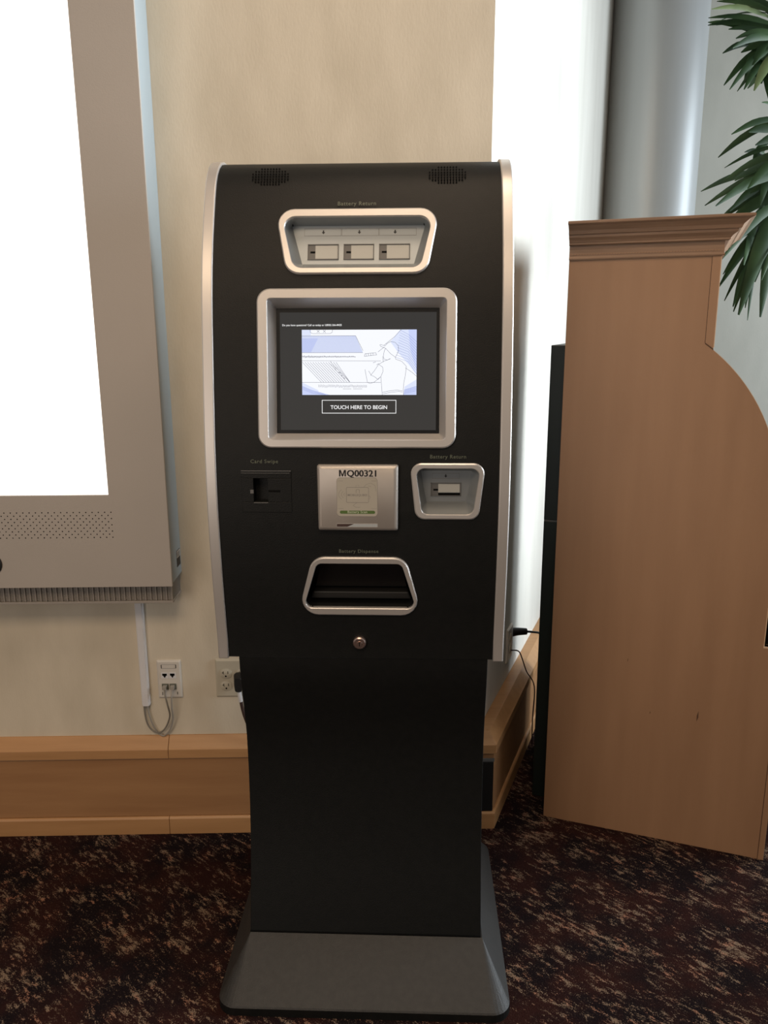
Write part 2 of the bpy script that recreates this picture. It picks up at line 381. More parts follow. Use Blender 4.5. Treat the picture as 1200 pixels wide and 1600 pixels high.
# flared base
bo_ = rounded([(-0.324, -0.006), (0.318, -0.006), (0.318, 0.595), (-0.324, 0.595)], 0.042, 7)
def fl_(u, v, d): return (u, v, d)
def top_of(p, z):                               # matching ring at the foot of the pedestal
    cx, cy = -0.003, 0.295
    return (-0.003 + (0.2665 if p[0] > cx else -0.2665), 0.125 if p[1] < cy else 0.505)
MB().loft([(bo_, 0.0), (bo_, 0.0195)], fl_, cap0=True, cap1=True).build('shaded_foot_rim', M['black'], K)  # lowest rim of the base split off, its shade painted as black
MB().loft([(bo_, 0.0195), (insetp(bo_, 0.0025), 0.0228), ([top_of(p, 0) for p in bo_], 0.102)], fl_, cap0=True, cap1=True).build('flared_base', M['black_base'], K, label='dusty charcoal flared base, light on its slope painted in')
box('seam', (-0.005-0.2655, 0.1245, 0.1015), (-0.005+0.2655, 0.14, 0.1045), M['pitch'], K)

def ring_frame(name, out, inn, deep, ro, ri, rd, depth, fr, m, label=None, rm=None):
    O = rounded(out, ro, 7); O2 = rounded(insetp(out, 0.0025), max(ro-0.0025, 0.001), 7)
    I0 = rounded(insetp(inn, -0.0012), ri, 7); I = rounded(inn, ri, 7); Dp = rounded(deep, rd, 7)
    o = MB().loft([(O, -0.006), (O, 0.0045), (O2, 0.0068), (I0, 0.0068), (I, 0.0050), (I, 0.0)], fr).build(name, m, K, smooth=30, label=label)
    MB().loft([(I, 0.0015), (Dp, -depth)], fr).build('recess', rm or m, o, smooth=30)
    return o
# upper return unit: three slots
ring_frame('return_frame', A_out, A_in, A_dp, 0.032, 0.022, 0.0015, 0.031, FA, M['silver'], 'silver trapezoid frame of the upper battery return', M['silver_shade'])
plA = MB().prism(trap(XB, 0.1325, 0.1105, 0.0465, -0.0338), -0.036, -0.030, FA).build('return_plate', M['plate_grey'], K)
def outline(mb, x0, x1, y0, y1, d, fr, w=0.0006):
    for a, b in (((x0, y0), (x1, y0+w)), ((x0, y1-w), (x1, y1)), ((x0, y0), (x0+w, y1)), ((x1-w, y0), (x1, y1))):
        mb.prism([(a[0], a[1]), (b[0], a[1]), (b[0], b[1]), (a[0], b[1])], d, d+0.0003, fr)
def arrow(mb, x, y, s, d, fr):
    mb.prism([(x-s*.22, y+s*.6), (x+s*.22, y+s*.6), (x+s*.22, y), (x+s*.6, y), (x, y-s*.7), (x-s*.6, y), (x-s*.22, y)], d, d+0.0003, fr)
lb = MB()
for i in range(3): outline(lb, -0.118+i*0.0745, -0.118+i*0.0745+0.0735, 0.0250, 0.0405, -0.030, FA)
lb.build('label_outline', M['label_line'], plA)
for x in (-0.0800, -0.0085, 0.0625):
    ab = MB(); arrow(ab, x, 0.0330, 0.006, -0.030, FA); ab.build('arrow_mark', M['ink'], plA)
def slot(x0, x1, y0, y1, fr, base, door=True, shelf=False):
    s = MB(); w = 0.0016
    for a, b in (((x0, y0), (x1, y0+w)), ((x0, y1-w), (x1, y1)), ((x0, y0), (x0+w, y1)), ((x1-w, y0), (x1, y1))):
        s.prism([a, (b[0], a[1]), b, (a[0], b[1])], base-0.001, base+0.0022, fr)
    o = s.build('battery_slot', M['slot_grey'], K)
    xs = x0 + (x1-x0)*0.25
    MB().prism([(x0+w, y0+w), (xs, y0+w), (xs, y1-w), (x0+w, y1-w)], base-0.001, base+0.0008, fr).build('slot_side', M['slot_grey'], o)
    MB().prism([(xs, y0+w+(0.006 if shelf else 0)), (x1-w-0.001, y0+w+(0.006 if shelf else 0)), (x1-w-0.001, y1-w-0.001), (xs, y1-w-0.001)], base-0.001, base+0.0012, fr).build('slot_flap', M['slot_door'], o)
    MB().prism([(x0+0.0055, (y0+y1)/2-0.0024), (xs, (y0+y1)/2-0.0024), (xs, (y0+y1)/2+0.0012), (x0+0.0055, (y0+y1)/2+0.0012)], base+0.0007, base+0.0015, fr).build('slot_key', M['pitch'], o)
    if shelf: MB().prism([(xs, y0+w), (x1-w, y0+w), (x1-w, y0+w+0.005), (xs, y0+w+0.005)], base-0.001, base+0.0009, fr).build('slot_lip', M['pitch'], o)
for x0, x1 in ((-0.1105, -0.0490), (-0.0392, 0.0210), (0.0310, 0.0920)): slot(x0, x1, -0.0245, 0.0073, FA, -0.030)
# single return on the right
ring_frame('return_frame', E_out, E_in, trap(0.1672, 0.0507, 0.0395, 0.0505, -0.0120), 0.021, 0.015, 0.0015, 0.031, FC, M['silver'], 'small silver trapezoid frame of the lower battery return', M['silver_shade'])
plE = MB().prism(trap(0.1672, 0.0512, 0.0400, 0.0510, -0.0125), -0.036, -0.030, FC).build('return_plate', M['silver_shade'], K)
lb = MB(); outline(lb, 0.1385, 0.1939, 0.0345, 0.0458, -0.030, FC); lb.build('label_outline', M['label_line'], plE)
ab = MB(); arrow(ab, 0.1662, 0.0402, 0.005, -0.030, FC); ab.build('arrow_mark', M['ink'], plE)
slot(0.1361, 0.1971, -0.0013, 0.0261, FC, -0.030, shelf=True)
# dispense tray
O = rounded(F_out, 0.034, 7); O2 = rounded(insetp(F_out, 0.0025), 0.0315, 7); I0 = rounded(insetp(F_in, -0.0012), 0.014, 7); I = rounded(F_in, 0.014, 7)
MB().loft([(O, -0.004), (O, 0.0045), (O2, 0.0068), (I0, 0.0068), (I, 0.0050), (I, -0.006)], FD).build('tray_frame', M['silver'], K, smooth=30, label='silver trapezoid frame of the dispensing tray')
ty = MB(); ty.loft([(I, -0.004), (rounded(insetp(F_in, 0.004), 0.012, 7), -0.10)], FD, cap1=True); tr = ty.build('dispense_tray', M['lcd_edge'], K)
MB().prism([(-0.115, -0.040), (0.098, -0.040), (0.092, -0.0230), (-0.109, -0.0230)], -0.062, -0.030, FD).build('tray_lip', M['black_plain'], tr, bevel=0.003)
MB().prism([(-0.105, -0.018), (0.088, -0.018), (0.072, 0.050), (-0.088, 0.050)], -0.050, -0.047, FD).build('tray_flap', M['lcd_edge'], tr)
# touch screen
ring_frame('screen_frame', B_out, B_in, B_dp, 0.026, 0.008, 0.001, 0.030, FB, M['silver'], 'silver rounded frame of the touch screen')
sc = MB().prism(trap(XB, 0.1618, 0.1625, 0.1212, -0.1252), -0.036, -0.029, FB).build('touch_screen', M['lcd_edge'], K)
MB().prism([(-0.1650, 0.1128), (0.1452, 0.1128), (0.1452, -0.1182), (-0.1650, -0.1182)], -0.030, -0.0282, FB).build('screen_glass', M['lcd'], sc)
D0 = -0.0282
def q(zx, zy): return (-0.1213 + (zx-187)/795*0.2275, 0.079 - (zy-156)/451*0.1276)
def flat(name, polys, d, m, th=0.00025):
    for p in polys: MB().prism([q(*a) for a in p], d, d+th, FB).build(name, m, sc)
flat('picture_panel', [[(187, 156), (982, 156), (982, 607), (187, 607)]], D0, M['pic_white'])
flat('picture_tint', [[(187, 198), (560, 198), (610, 312), (187, 312)], [(187, 156), (250, 156), (250, 196), (187, 196)],
     [(870, 156), (982, 156), (982, 470), (930, 400), (860, 320), (800, 240)], [(187, 520), (300, 575), (300, 607), (187, 607)], [(900, 550), (982, 500), (982, 607), (893, 607)]], D0+0.0003, M['pic_mid'])
flat('picture_tint', [[(187, 215), (300, 215), (250, 312), (187, 312)], [(187, 545), (260, 575), (380, 607), (187, 607)], [(925, 156), (982, 156), (982, 440), (940, 300)],
     [(900, 570), (982, 545), (982, 607), (893, 607)]], D0+0.0006, M['pic_blue'])
def lines(name, L, m, w=1.1, d=D0+0.0009):
    mb = MB()
    for P in L:
        for (x0, y0), (x1, y1) in zip(P, P[1:]):
            dx, dy = x1-x0, y1-y0; n = math.hypot(dx, dy) or 1; ox, oy = -dy/n*w*0.5, dx/n*w*0.5
            mb.add([FB(*q(x0+ox, y0+oy), d), FB(*q(x1+ox, y1+oy), d), FB(*q(x1-ox, y1-oy), d), FB(*q(x0-ox, y0-oy), d)], [[0, 1, 2, 3]])
    return mb.build(name, m, sc, kind='stuff')
BL = [[(187, y), (560 + (y-198)*0.44, y)] for y in range(202, 312, 9)]
BL += [[(870-k*3+0, 160+k*17), (925, 190+k*17), (982, 240+k*20)] for k in range(0, 12)]
BL += [[(187, 548+k*9), (260, 578+k*9), (340+k*5, min(606, 598+k*9))] for k in range(0, 5) if 598+k*9 < 625]
BL += [[(893, 575+k*8), (982, 548+k*10)] for k in range(0, 4)]
lines('picture_lines', BL, M['pic_bline'], 1.8)
GL = [[(187, 314), (610, 314)], [(187, 370), (735, 372)], [(187, 520), (735, 521)], [(187, 198), (560, 198), (612, 302)], [(875, 156), (830, 205), (755, 265)],
      [(245, 156), (247, 175), (262, 182), (385, 182), (398, 174), (400, 156)], [(292, 158), (310, 176)], [(310, 158), (292, 176)], [(335, 158), (353, 176)], [(353, 158), (335, 176)],
      # cap
      [(728, 262), (732, 258), (765, 268), (780, 250), (805, 238), (835, 245), (855, 268), (858, 300), (845, 330), (835, 346), (800, 320), (768, 285), (735, 272), (728, 262)],
      [(768, 285), (760, 300), (755, 320), (752, 340), (757, 358), (780, 366), (800, 355)], [(835, 346), (838, 360)],
      # shirt and arms
      [(838, 360), (880, 375), (912, 410), (905, 470), (895, 520), (890, 575), (893, 607)], [(800, 358), (760, 372), (720, 395), (690, 440), (665, 470)],
      [(720, 395), (748, 415), (750, 445), (735, 480), (715, 500)], [(665, 470), (690, 480), (715, 500)], [(625, 430), (632, 470), (642, 520), (660, 528), (690, 518), (735, 480)],
      [(735, 480), (740, 540), (745, 607)], [(745, 590), (790, 580), (850, 573), (885, 580)], [(750, 600), (800, 590), (860, 583), (885, 588)], [(905, 420), (950, 450), (982, 478)],
      [(620, 340), (625, 322), (700, 315), (706, 330), (620, 340)], [(632, 322), (634, 338)], [(648, 320), (650, 336)], [(664, 319), (666, 335)], [(680, 317), (682, 333)],
      [(470, 566), (530, 566)], [(542, 566), (605, 566)], [(650, 440), (668, 470)], [(680, 385), (700, 378)], [(705, 400), (722, 388)], [(715, 310), (740, 290), (760, 275)], [(748, 340), (752, 380)]]
for k in range(14): GL.append([(190+k*18, 380), (190+k*18+130 if 190+k*18+130 < 520 else 520, 518)])
rr = random.Random(4)
for k in range(60):
    x = 190 + k*6.2; y = 342 + rr.uniform(-3, 3); h = rr.uniform(5, 11) * (1 - k/80)
    GL.append([(x, y-h), (x+3, y), (x, y+h*.7)])
GL.append([(190, 343), (560, 343)])
for k in range(38):
    x = 300 + k*9; y = 547 + rr.uniform(-3, 3); GL.append([(x, y-9), (x+4, y-2), (x+1, y+8)])
for k in range(22):
    x = 375 + k*5 + rr.uniform(-4, 4); y = 375 + k*5.5 + rr.uniform(-9, 9); GL.append([(x, y), (x+8, y+9)])
lines('picture_lines', GL, M['pic_line'], 2.0, D0+0.0011)
bt = MB(); x0, x1, y0, y1 = -0.0822, 0.0661, -0.0852, -0.0587
outline(bt, x0, x1, y0, y1, D0, FB, 0.0011); bt.build('button_outline', M['lit_text'], sc)
o = lettering('TOUCH HERE TO BEGIN', 0.1130, FB, -0.0085, -0.0765, D0+0.0002, M['lit_text'], sc, 0.012)
o = lettering('Do you have questions? Call us today at 1(800) 266-8425', 0.118, FB, -0.1010, 0.0865, D0+0.0002, M['lit_text'], sc, 0.012)
# lettering on the body
lettering('Battery Return', 0.0745, FA, -0.0115, 0.0708, 0.0048, M['text_green'], K, 0.01, 1.12)
lettering('Card Swipe', 0.0550, FC, -0.1945, 0.0700, 0.0012, M['text_green'], K, 0.01, 1.12)
lettering('Battery Return', 0.0705, FC, 0.1690, 0.0803, 0.0012, M['text_green'], K, 0.01, 1.12)
lettering('Battery Dispense', 0.0800, FD, -0.0088, 0.0770, 0.0016, M['text_green'], K, 0.01, 1.12)
# battery scan plate
rc = rounded(trap(-0.0088, 0.0803, 0.0795, 0.0680, -0.0640), 0.004, 4)
sp = MB().loft([(rc, -0.004), (rc, 0.009), (rounded(insetp(trap(-0.0088, 0.0803, 0.0795, 0.0680, -0.0640), 0.002), 0.004, 4), 0.0125), (rounded(insetp(trap(-0.0088, 0.0803, 0.0795, 0.0680, -0.0640), 0.006), 0.004, 4), 0.015)], FC, cap1=True).build('scan_plate', M['reader'], K, smooth=40)
stk = rounded([(-0.0500, 0.0440), (0.0305, 0.0440), (0.0305, -0.0340), (-0.0500, -0.0340)], 0.007, 4)
MB().prism(stk, 0.0149, 0.0153, FC).build('sticker', M['sticker'], sp)
sl = MB()
def sline(P, w=0.0005, d=0.01535):
    for (x0, y0), (x1, y1) in zip(P, P[1:]):
        dx, dy = x1-x0, y1-y0; n = math.hypot(dx, dy) or 1; ox, oy = -dy/n*w/2, dx/n*w/2
        sl.add([FC(x0+ox, y0+oy, d), FC(x1+ox, y1+oy, d), FC(x1-ox, y1-oy, d), FC(x0-ox, y0-oy, d)], [[0, 1, 2, 3]])
sline(stk + [stk[0]]); cd = rounded([(-0.0310, 0.0245), (0.0130, 0.0245), (0.0130, -0.0060), (-0.0310, -0.0060)], 0.002, 2); sline(cd + [cd[0]], 0.0008)
for R_ in (0.006, 0.011, 0.0165):
    sline([(-0.030 - R_*math.cos(t), 0.010 + R_*0.75*math.sin(t)) for t in [(-0.9+0.3*i) for i in range(7)]], 0.0005 if R_ > .007 else 0.0004)
sline([(0.003, 0.0245), (0.009, 0.031), (0.018, 0.033), (0.026, 0.028), (0.028, 0.016)]); sline([(0.013, 0.008), (0.016, 0.006), (0.015, 0.001)]); sline([(0.012, 0.028), (0.018, 0.026)])
sline([(-0.010, -0.006), (-0.018, -0.012), (-0.012, -0.016), (-0.004, -0.0155)]); sline([(-0.0118, 0.0130), (-0.0118, 0.0195), (-0.0085, 0.0205), (-0.0052, 0.0195), (-0.0052, 0.0130)], 0.0007); sline([(-0.012, 0.0245), (-0.012, 0.029), (-0.006, 0.029), (-0.006, 0.0245)], 0.0003)
for sx, sy in ((-0.0475, 0.0375), (0.0185, 0.0375), (-0.0475, -0.0185), (0.0185, -0.0185)): sline([(sx, sy), (sx+0.0105, sy)])
sl.build('sticker_drawing', M['label_line'], sp)
MB().prism(rounded([(-0.0445, -0.0225), (0.0256, -0.0225), (0.0256, -0.0288), (-0.0445, -0.0288)], 0.003, 3), 0.0152, 0.0155, FC).build('green_bar', M['green'], sp)
lettering('Battery Scan', 0.039, FC, -0.0095, -0.0273, 0.0156, M['pale_text'], sp, 0.01, 1.15)
lettering('MOBILEQUBES', 0.0385, FC, -0.0090, 0.0070, 0.01540, M['label_line'], sp, 0.008)
h = 0.0128; x0 = -0.0450; w = 0.0135; t = 0.0027; y0 = 0.0464     # heavy M drawn from its outline, the rest set as text
MB().prism([(x0, y0), (x0+t, y0), (x0+t, y0+h*0.74), (x0+w/2-t*0.42, y0), (x0+w/2+t*0.42, y0), (x0+w-t, y0+h*0.74), (x0+w-t, y0), (x0+w, y0), (x0+w, y0+h), (x0+w-t*1.25, y0+h), (x0+w/2, y0+h*0.30), (x0+t*1.25, y0+h), (x0, y0+h)], 0.0153, 0.0156, FC).build('lettering', M['ink'], sp)
for du in (-0.0005, 0.0, 0.0005): lettering('Q00321', 0.0570, FC, -0.0006 + du, 0.0464, 0.0154 + du*0.1, M['ink'], sp, 0.006, 1.02)
ws = MB(); outline(ws, -0.0515, 0.0305, -0.0560, -0.0490, 0.0150, FC, 0.0006); ws.build('window_rim', M['silver'], sp)
MB().prism([(-0.0510, -0.0555), (-0.030, -0.0555), (-0.016, -0.0495), (-0.0510, -0.0495)], 0.0150, 0.0152, FC).build('status_window', M['cord_brown'], sp)
MB().prism([(-0.0299, -0.0555), (0.0300, -0.0555), (0.0300, -0.0495), (-0.0159, -0.0495)], 0.0150, 0.0152, FC).build('status_window', M['plate_grey'], sp)
# card reader
cr = MB()
x0, x1, y0, y1 = -0.2416, -0.1415, -0.0295, 0.0549
for a, b in (((x0, 0.0395), (x1, y1)), ((x0, y0), (x1, -0.0087)), ((x0, -0.0087), (-0.2178, 0.0395)), ((-0.1890, -0.0087), (x1, 0.0395))):
    cr.prism([a, (b[0], a[1]), b, (a[0], b[1])], -0.003, 0.0030, FC)
cro = cr.build('card_reader', M['black'], K, bevel=0.0008)
MB().prism([(-0.1878, 0.0118), (-0.1640, 0.0118), (-0.1640, 0.0158), (-0.1878, 0.0158)], 0.0026, 0.0033, FC).build('card_slot', M['pitch'], cro)
MB().prism([(x0, y1-0.0010), (x1, y1-0.0010), (x1, y1+0.0004), (x0, y1+0.0004)], 0.0028, 0.0036, FC).build('reader_rim', M['slot_grey'], cro)
MB().prism([(x0, y1-0.0050), (x1-0.003, y1-0.0050), (x1-0.003, y1-0.0042), (x0, y1-0.0042)], 0.0028, 0.0036, FC).build('reader_rim', M['slot_grey'], cro)
MB().prism([(-0.2178, -0.0105), (-0.1890, -0.0105), (-0.1890, -0.0090), (-0.2178, -0.0090)], 0.0028, 0.0045, FC).build('reader_rim', M['slot_grey'], cro)
MB().prism([(-0.2245, 0.0090), (-0.2178, 0.0090), (-0.2178, 0.0165), (-0.2245, 0.0165)], 0.0026, 0.0040, FC).build('reader_latch', M['slot_grey'], cro)
# lock
lk_ = MB().loft([(circle(XB, -0.126, 0.0138), -0.01), (circle(XB, -0.126, 0.0138), 0.006), (circle(XB, -0.126, 0.0115), 0.008), (circle(XB, -0.126, 0.0060), 0.008), (circle(XB, -0.126, 0.0055), 0.0095)], FD, cap1=True).build('lock', M['lock'], K, smooth=40, label='small round reddish metal key lock')
MB().prism([(XB-0.0009, -0.131), (XB+0.0009, -0.131), (XB+0.0009, -0.121), (XB-0.0009, -0.121)], 0.0090, 0.0099, FD).build('keyhole', M['pitch'], lk_)
# speaker perforations near the top
def dots(cx):
    mb = MB()
    for r_ in range(7):
        for c_ in range(-6, 7):
            x = c_*0.0058; v = 0.044 + (r_-3)*0.0056
            if (c_/6.4)**2 + ((r_-3)/3.6)**2 <= 1.0: mb.prism(circle(cx + x, v, 0.0019, 7), 0.0003, 0.0016, FT)
    return mb.build('speaker_perforation', M['pitch'], K, kind='stuff')
dots(-0.1845); dots(0.1648)
box('rear_housing', (XB-0.25, 0.521, 0.80), (XB+0.25, 0.58, 1.70), M['black'], K, 0.004)

# ------------------------------------------------------------------ wall display on the left
SD = -0.8315
DSP = thing('wall_display', 'large taupe framed wall display with a glaring white screen', 'display', wl(SD, 0.0, 0.80), TH)
# local: x along the wall (0 = right edge), -y out from the wall, z from bottom edge
def fw(u, v, d): return (u, -d, v)
WD = 1.15; HD = 1.80
sx1 = -0.1475; sx0 = -1.02; sz0 = 0.247; sz1 = 1.55
bz = MB(); n0 = 0.1245; n1 = 0.116
def bar(x0, z0, x1, z1): bz.prism([(x0, z0), (x1, z0), (x1, z1), (x0, z1)], n1, n0, fw)
bz.loft([([(-WD, 0), (0, 0), (0, HD), (-WD, HD)], n1), ([(-WD, 0), (0, 0), (0, HD), (-WD, HD)], n0), ([(sx0, sz0), (sx1, sz0), (sx1, sz1), (sx0, sz1)], n0), ([(sx0, sz0), (sx1, sz0), (sx1, sz1), (sx0, sz1)], n1)], fw, close=True)
bz.build('front_bezel', M['bezel'], DSP, bevel=0.001)
MB().prism([(-WD+0.003, 0.003), (-0.003, 0.003), (-0.003, HD-0.003), (-WD+0.003, HD-0.003)], 0.0, 0.1155, fw).build('housing', M['housing'], DSP, bevel=0.002)
scr = MB().prism([(sx0-0.003, sz0-0.003), (sx1+0.003, sz0-0.003), (sx1+0.003, sz1+0.003), (sx0-0.003, sz1+0.003)], 0.1156, 0.1185, fw).build('screen', M['display_lit'], DSP, label='blank white lit screen')
mk_ = MB()
for x0, x1, z in ((-0.045, -0.028, 0.072), (-0.045, -0.022, 0.060), (-0.062, -0.030, 0.0405), (-0.075, -0.045, 0.036)):
    mk_.prism([(sx1+x0, sz0+z), (sx1+x1, sz0+z), (sx1+x1, sz0+z+0.0009), (sx1+x0, sz0+z+0.0009)], 0.1185, 0.1188, fw)
mk_.build('faint_print', M['display_mark'], scr)
pf = MB()
for r_ in range(9):
    for c_ in range(0, 50):
        x = -0.1445 - c_*0.0160 - (0.008 if r_ % 2 else 0.0) ; pf.prism(circle(x, 0.202 - r_*0.0083, 0.0017, 6), n0-0.0002, n0+0.0003, fw)
pf.build('speaker_perforation', M['pitch'], DSP, kind='stuff')
ln = MB().loft([(circle(-0.4640, 0.066, 0.0285), n0-0.001), (circle(-0.4640, 0.066, 0.0285), n0+0.003), (circle(-0.4640, 0.066, 0.025), n0+0.004), (circle(-0.4640, 0.066, 0.018), n0+0.001)], fw, cap1=True).build('sensor_dome', M['black_plain'], DSP, smooth=30)
# grille under the front
GX = -0.010; GZ0 = -0.052
gb = MB().prism([(-WD+0.02, GZ0+0.002), (GX, GZ0+0.002), (GX, -0.0005), (-WD+0.02, -0.0005)], 0.0, 0.088, fw).build('grille_box', M['grille_back'], DSP)
for k in range(62):
    x = GX - 0.001 - k*0.0139
    MB().prism([(x-0.0011, GZ0+0.004), (x+0.0011, GZ0+0.004), (x+0.0011, -0.001), (x-0.0011, -0.001)], 0.086, 0.0935, fw).build('grille_rib', M['grille'], gb)
hw = MB()
for k in range(13):
    z = GZ0 + 0.0065 + k*0.0035; hw.prism([(-WD+0.02, z), (GX, z), (GX, z+0.0013), (-WD+0.02, z+0.0013)], 0.087, 0.0905, fw)
hw.build('grille_wires', M['grille'], gb, kind='stuff')
MB().prism([(-WD+0.02, GZ0-0.004), (GX+0.002, GZ0-0.004), (GX+0.002, GZ0+0.003), (-WD+0.02, GZ0+0.003)], 0.0, 0.095, fw).build('grille_rail', M['grille'], gb, bevel=0.001)
# small asset sticker on the side of the housing
st_ = box('side_sticker', (-0.0031, -0.050, 0.030), (-0.0024, -0.012, 0.075), M['ink'], DSP)
box('sticker_code', (-0.0032, -0.048, 0.055), (-0.0020, -0.014, 0.073), M['data_plate'], st_)
for k in range(6): box('code_bar', (-0.0034, -0.046+k*0.0052, 0.057), (-0.0018, -0.044+k*0.0052, 0.071), M['ink'], st_)

# ------------------------------------------------------------------ cable raceway, data plate and patch cords
RW = thing('cable_raceway', 'white plastic cable raceway running down the wall from the display', 'raceway', wl(-0.9580, 0, 0.405), TH)
MB().prism([(-0.0115, 0), (0.0115, 0), (0.0115, 0.335), (-0.0115, 0.335)], 0.0, 0.014, fw).build('channel', M['white_plastic'], RW, bevel=0.003)
MB().prism([(-0.0085, 0.0), (0.0085, 0.0), (0.0085, 0.335), (-0.0085, 0.335)], 0.0141, 0.0165, fw).build('snap_cover', M['white_plastic'], RW, bevel=0.001)
DP = thing('data_plate', 'white wall plate with four network jacks, two with grey cords plugged in', 'wall plate', wl(-0.8878, 0, 0.4829), TH)
pl = rounded([(-0.0345, -0.058), (0.0345, -0.058), (0.0345, 0.058), (-0.0345, 0.058)], 0.003, 3)
MB().loft([(pl, 0), (pl, 0.003), (rounded([(-0.030, -0.0535), (0.030, -0.0535), (0.030, 0.0535), (-0.030, 0.0535)], 0.002, 3), 0.007)], fw, cap0=True, cap1=True).build('cover_plate', M['data_plate'], DP)
w_ = MB(); outline(w_, -0.021, 0.021, 0.034, 0.046, 0.0070, fw, 0.0008); w_.build('label_window', M['label_line'], DP)
for x in (-0.0215, 0.0195): MB().prism([(x, 0.035), (x+0.002, 0.035), (x+0.002, 0.045), (x, 0.045)], 0.007, 0.0078, fw).build('label_clip', M['ink'], DP)
for x in (-0.0125, 0.0095):
    jk = MB().prism([(x-0.010, 0.004), (x+0.010, 0.004), (x+0.010, 0.022), (x-0.010, 0.022)], 0.0071, 0.0082, fw).build('network_jack', M['white_plastic'], DP, bevel=0.0008)
    MB().prism([(x-0.0065, 0.019), (x-0.0065, 0.0125), (x-0.0035, 0.0125), (x-0.0035, 0.0095), (x-0.0015, 0.0095), (x-0.0015, 0.0065), (x+0.0015, 0.0065), (x+0.0015, 0.0095), (x+0.0035, 0.0095), (x+0.0035, 0.0125), (x+0.0065, 0.0125), (x+0.0065, 0.019)], 0.0082, 0.0086, fw).build('jack_opening', M['pitch'], jk)
    MB().prism([(x-0.0095, -0.030), (x+0.0095, -0.030), (x+0.0095, -0.012), (x-0.0095, -0.012)], 0.0071, 0.010, fw).build('network_jack', M['jack_grey'], DP, bevel=0.0008)
for x, y0_, h in ((-0.0225, -0.048, 0.010), (0.020, -0.046, 0.008)): MB().prism([(x, y0_), (x+0.0018, y0_), (x+0.0018, y0_+h), (x, y0_+h)], 0.007, 0.0075, fw).build('plate_mark', M['ink'], DP)
def patch(label, jx, pts, m):
    t = thing('patch_cord', label, 'cord', wl(-0.8878+jx, 0, 0.4829-0.021), TH, 'patch cords under the display')
    MB().prism([(-0.0055, -0.005), (0.0055, -0.005), (0.0055, 0.006), (-0.0055, 0.006)], 0.010, 0.022, fw).build('connector', M['cord_grey'], t, bevel=0.001)
    tube_mb([(x, -d, z) for x, z, d in pts], 0.0024, 8).build('cable', m, t, smooth=60)
M['cord_dark'] = mat('darker grey network cord', (0.22, 0.195, 0.16), 0.5)
patch('grey patch cord in the left jack, with the shorter inner loop', -0.0125,
      [(0, -0.004, 0.018), (0.004, -0.020, 0.030), (0.009, -0.050, 0.030), (0.010, -0.085, 0.02), (-0.004, -0.122, 0.014), (-0.022, -0.141, 0.012), (-0.042, -0.138, 0.010), (-0.058, -0.118, 0.008), (-0.064, -0.085, 0.008), (-0.064, -0.045, 0.008)], M['cord_dark'])
patch('grey patch cord in the right jack, with the longer outer loop', 0.0095,
      [(0, -0.004, 0.018), (0.000, -0.020, 0.032), (-0.002, -0.055, 0.030), (-0.004, -0.095, 0.020), (-0.016, -0.132, 0.014), (-0.036, -0.153, 0.010), (-0.054, -0.142, 0.008), (-0.068, -0.112, 0.008), (-0.076, -0.075, 0.008), (-0.077, -0.045, 0.008)], M['cord_grey'])
# ------------------------------------------------------------------ power outlet behind the kiosk
OP = thing('power_outlet', 'ivory two-gang wall outlet half hidden behind the black kiosk', 'outlet', wl(-0.7005, 0, 0.4836), TH)
def plate2(w, h, m, parent):
    a = rounded([(-w, -h), (w, -h), (w, h), (-w, h)], 0.003, 3); b = rounded([(-w+0.005, -h+0.005), (w-0.005, -h+0.005), (w-0.005, h-0.005), (-w+0.005, h-0.005)], 0.003, 3)
    return MB().loft([(a, 0), (a, 0.002), (b, 0.0065)], fw, cap0=True, cap1=True).build('cover_plate', m, parent)
plate2(0.0565, 0.0585, M['ivory'], OP)
for gx in (-0.0255, 0.0205):
    for gz in (0.0150, -0.0225):
        ring = [(max(-0.0145, min(0.0145, 0.0170*math.cos(t)))*1.1 + gx, 0.0150*math.sin(t) + gz) for t in [2*math.pi*i/24 for i in range(24)]]
        sk = MB().loft([(ring, 0.0060), (ring, 0.0078), (insetp(ring, 0.001), 0.0084)], fw, cap1=True).build('socket', M['ivory'], OP, smooth=40)
        h = MB(); d0, d1 = 0.0084, 0.0087
        h.prism([(gx-0.0078, gz-0.001), (gx-0.0062, gz-0.001), (gx-0.0062, gz+0.008), (gx-0.0078, gz+0.008)], d0, d1, fw)
        h.prism([(gx-0.0110, gz+0.0025), (gx-0.0062, gz+0.0025), (gx-0.0062, gz+0.0043), (gx-0.0110, gz+0.0043)], d0, d1, fw)
        h.prism([(gx+0.0050, gz), (gx+0.0068, gz), (gx+0.0068, gz+0.008), (gx+0.0050, gz+0.008)], d0, d1, fw)
        h.prism(circle(gx-0.0005, gz-0.0070, 0.0026, 10), d0, d1, fw); h.build('socket_holes', M['pitch'], sk)
PC = thing('power_cable', 'black power cord with a white tag plugged in beside the kiosk pedestal', 'cord', wl(-0.6880, 0, 0.4836), TH)
MB().loft([(rounded([(-0.013, -0.022), (0.013, -0.022), (0.013, 0.020), (-0.013, 0.020)], 0.008, 4), 0.0090), (rounded([(-0.014, -0.026), (0.014, -0.026), (0.014, 0.022), (-0.014, 0.022)], 0.008, 4), 0.020), (rounded([(-0.010, -0.030), (0.010, -0.030), (0.010, 0.012), (-0.010, 0.012)], 0.007, 4), 0.034)], fw, cap0=True, cap1=True).build('plug', M['cord_black'], PC, smooth=50)
tube_mb([(0.000, -0.024, -0.026), (0.002, -0.026, -0.044), (0.004, -0.026, -0.062)], 0.0062, 10).build('white_tag', M['white_plastic'], PC, smooth=60, label='white cord tag')
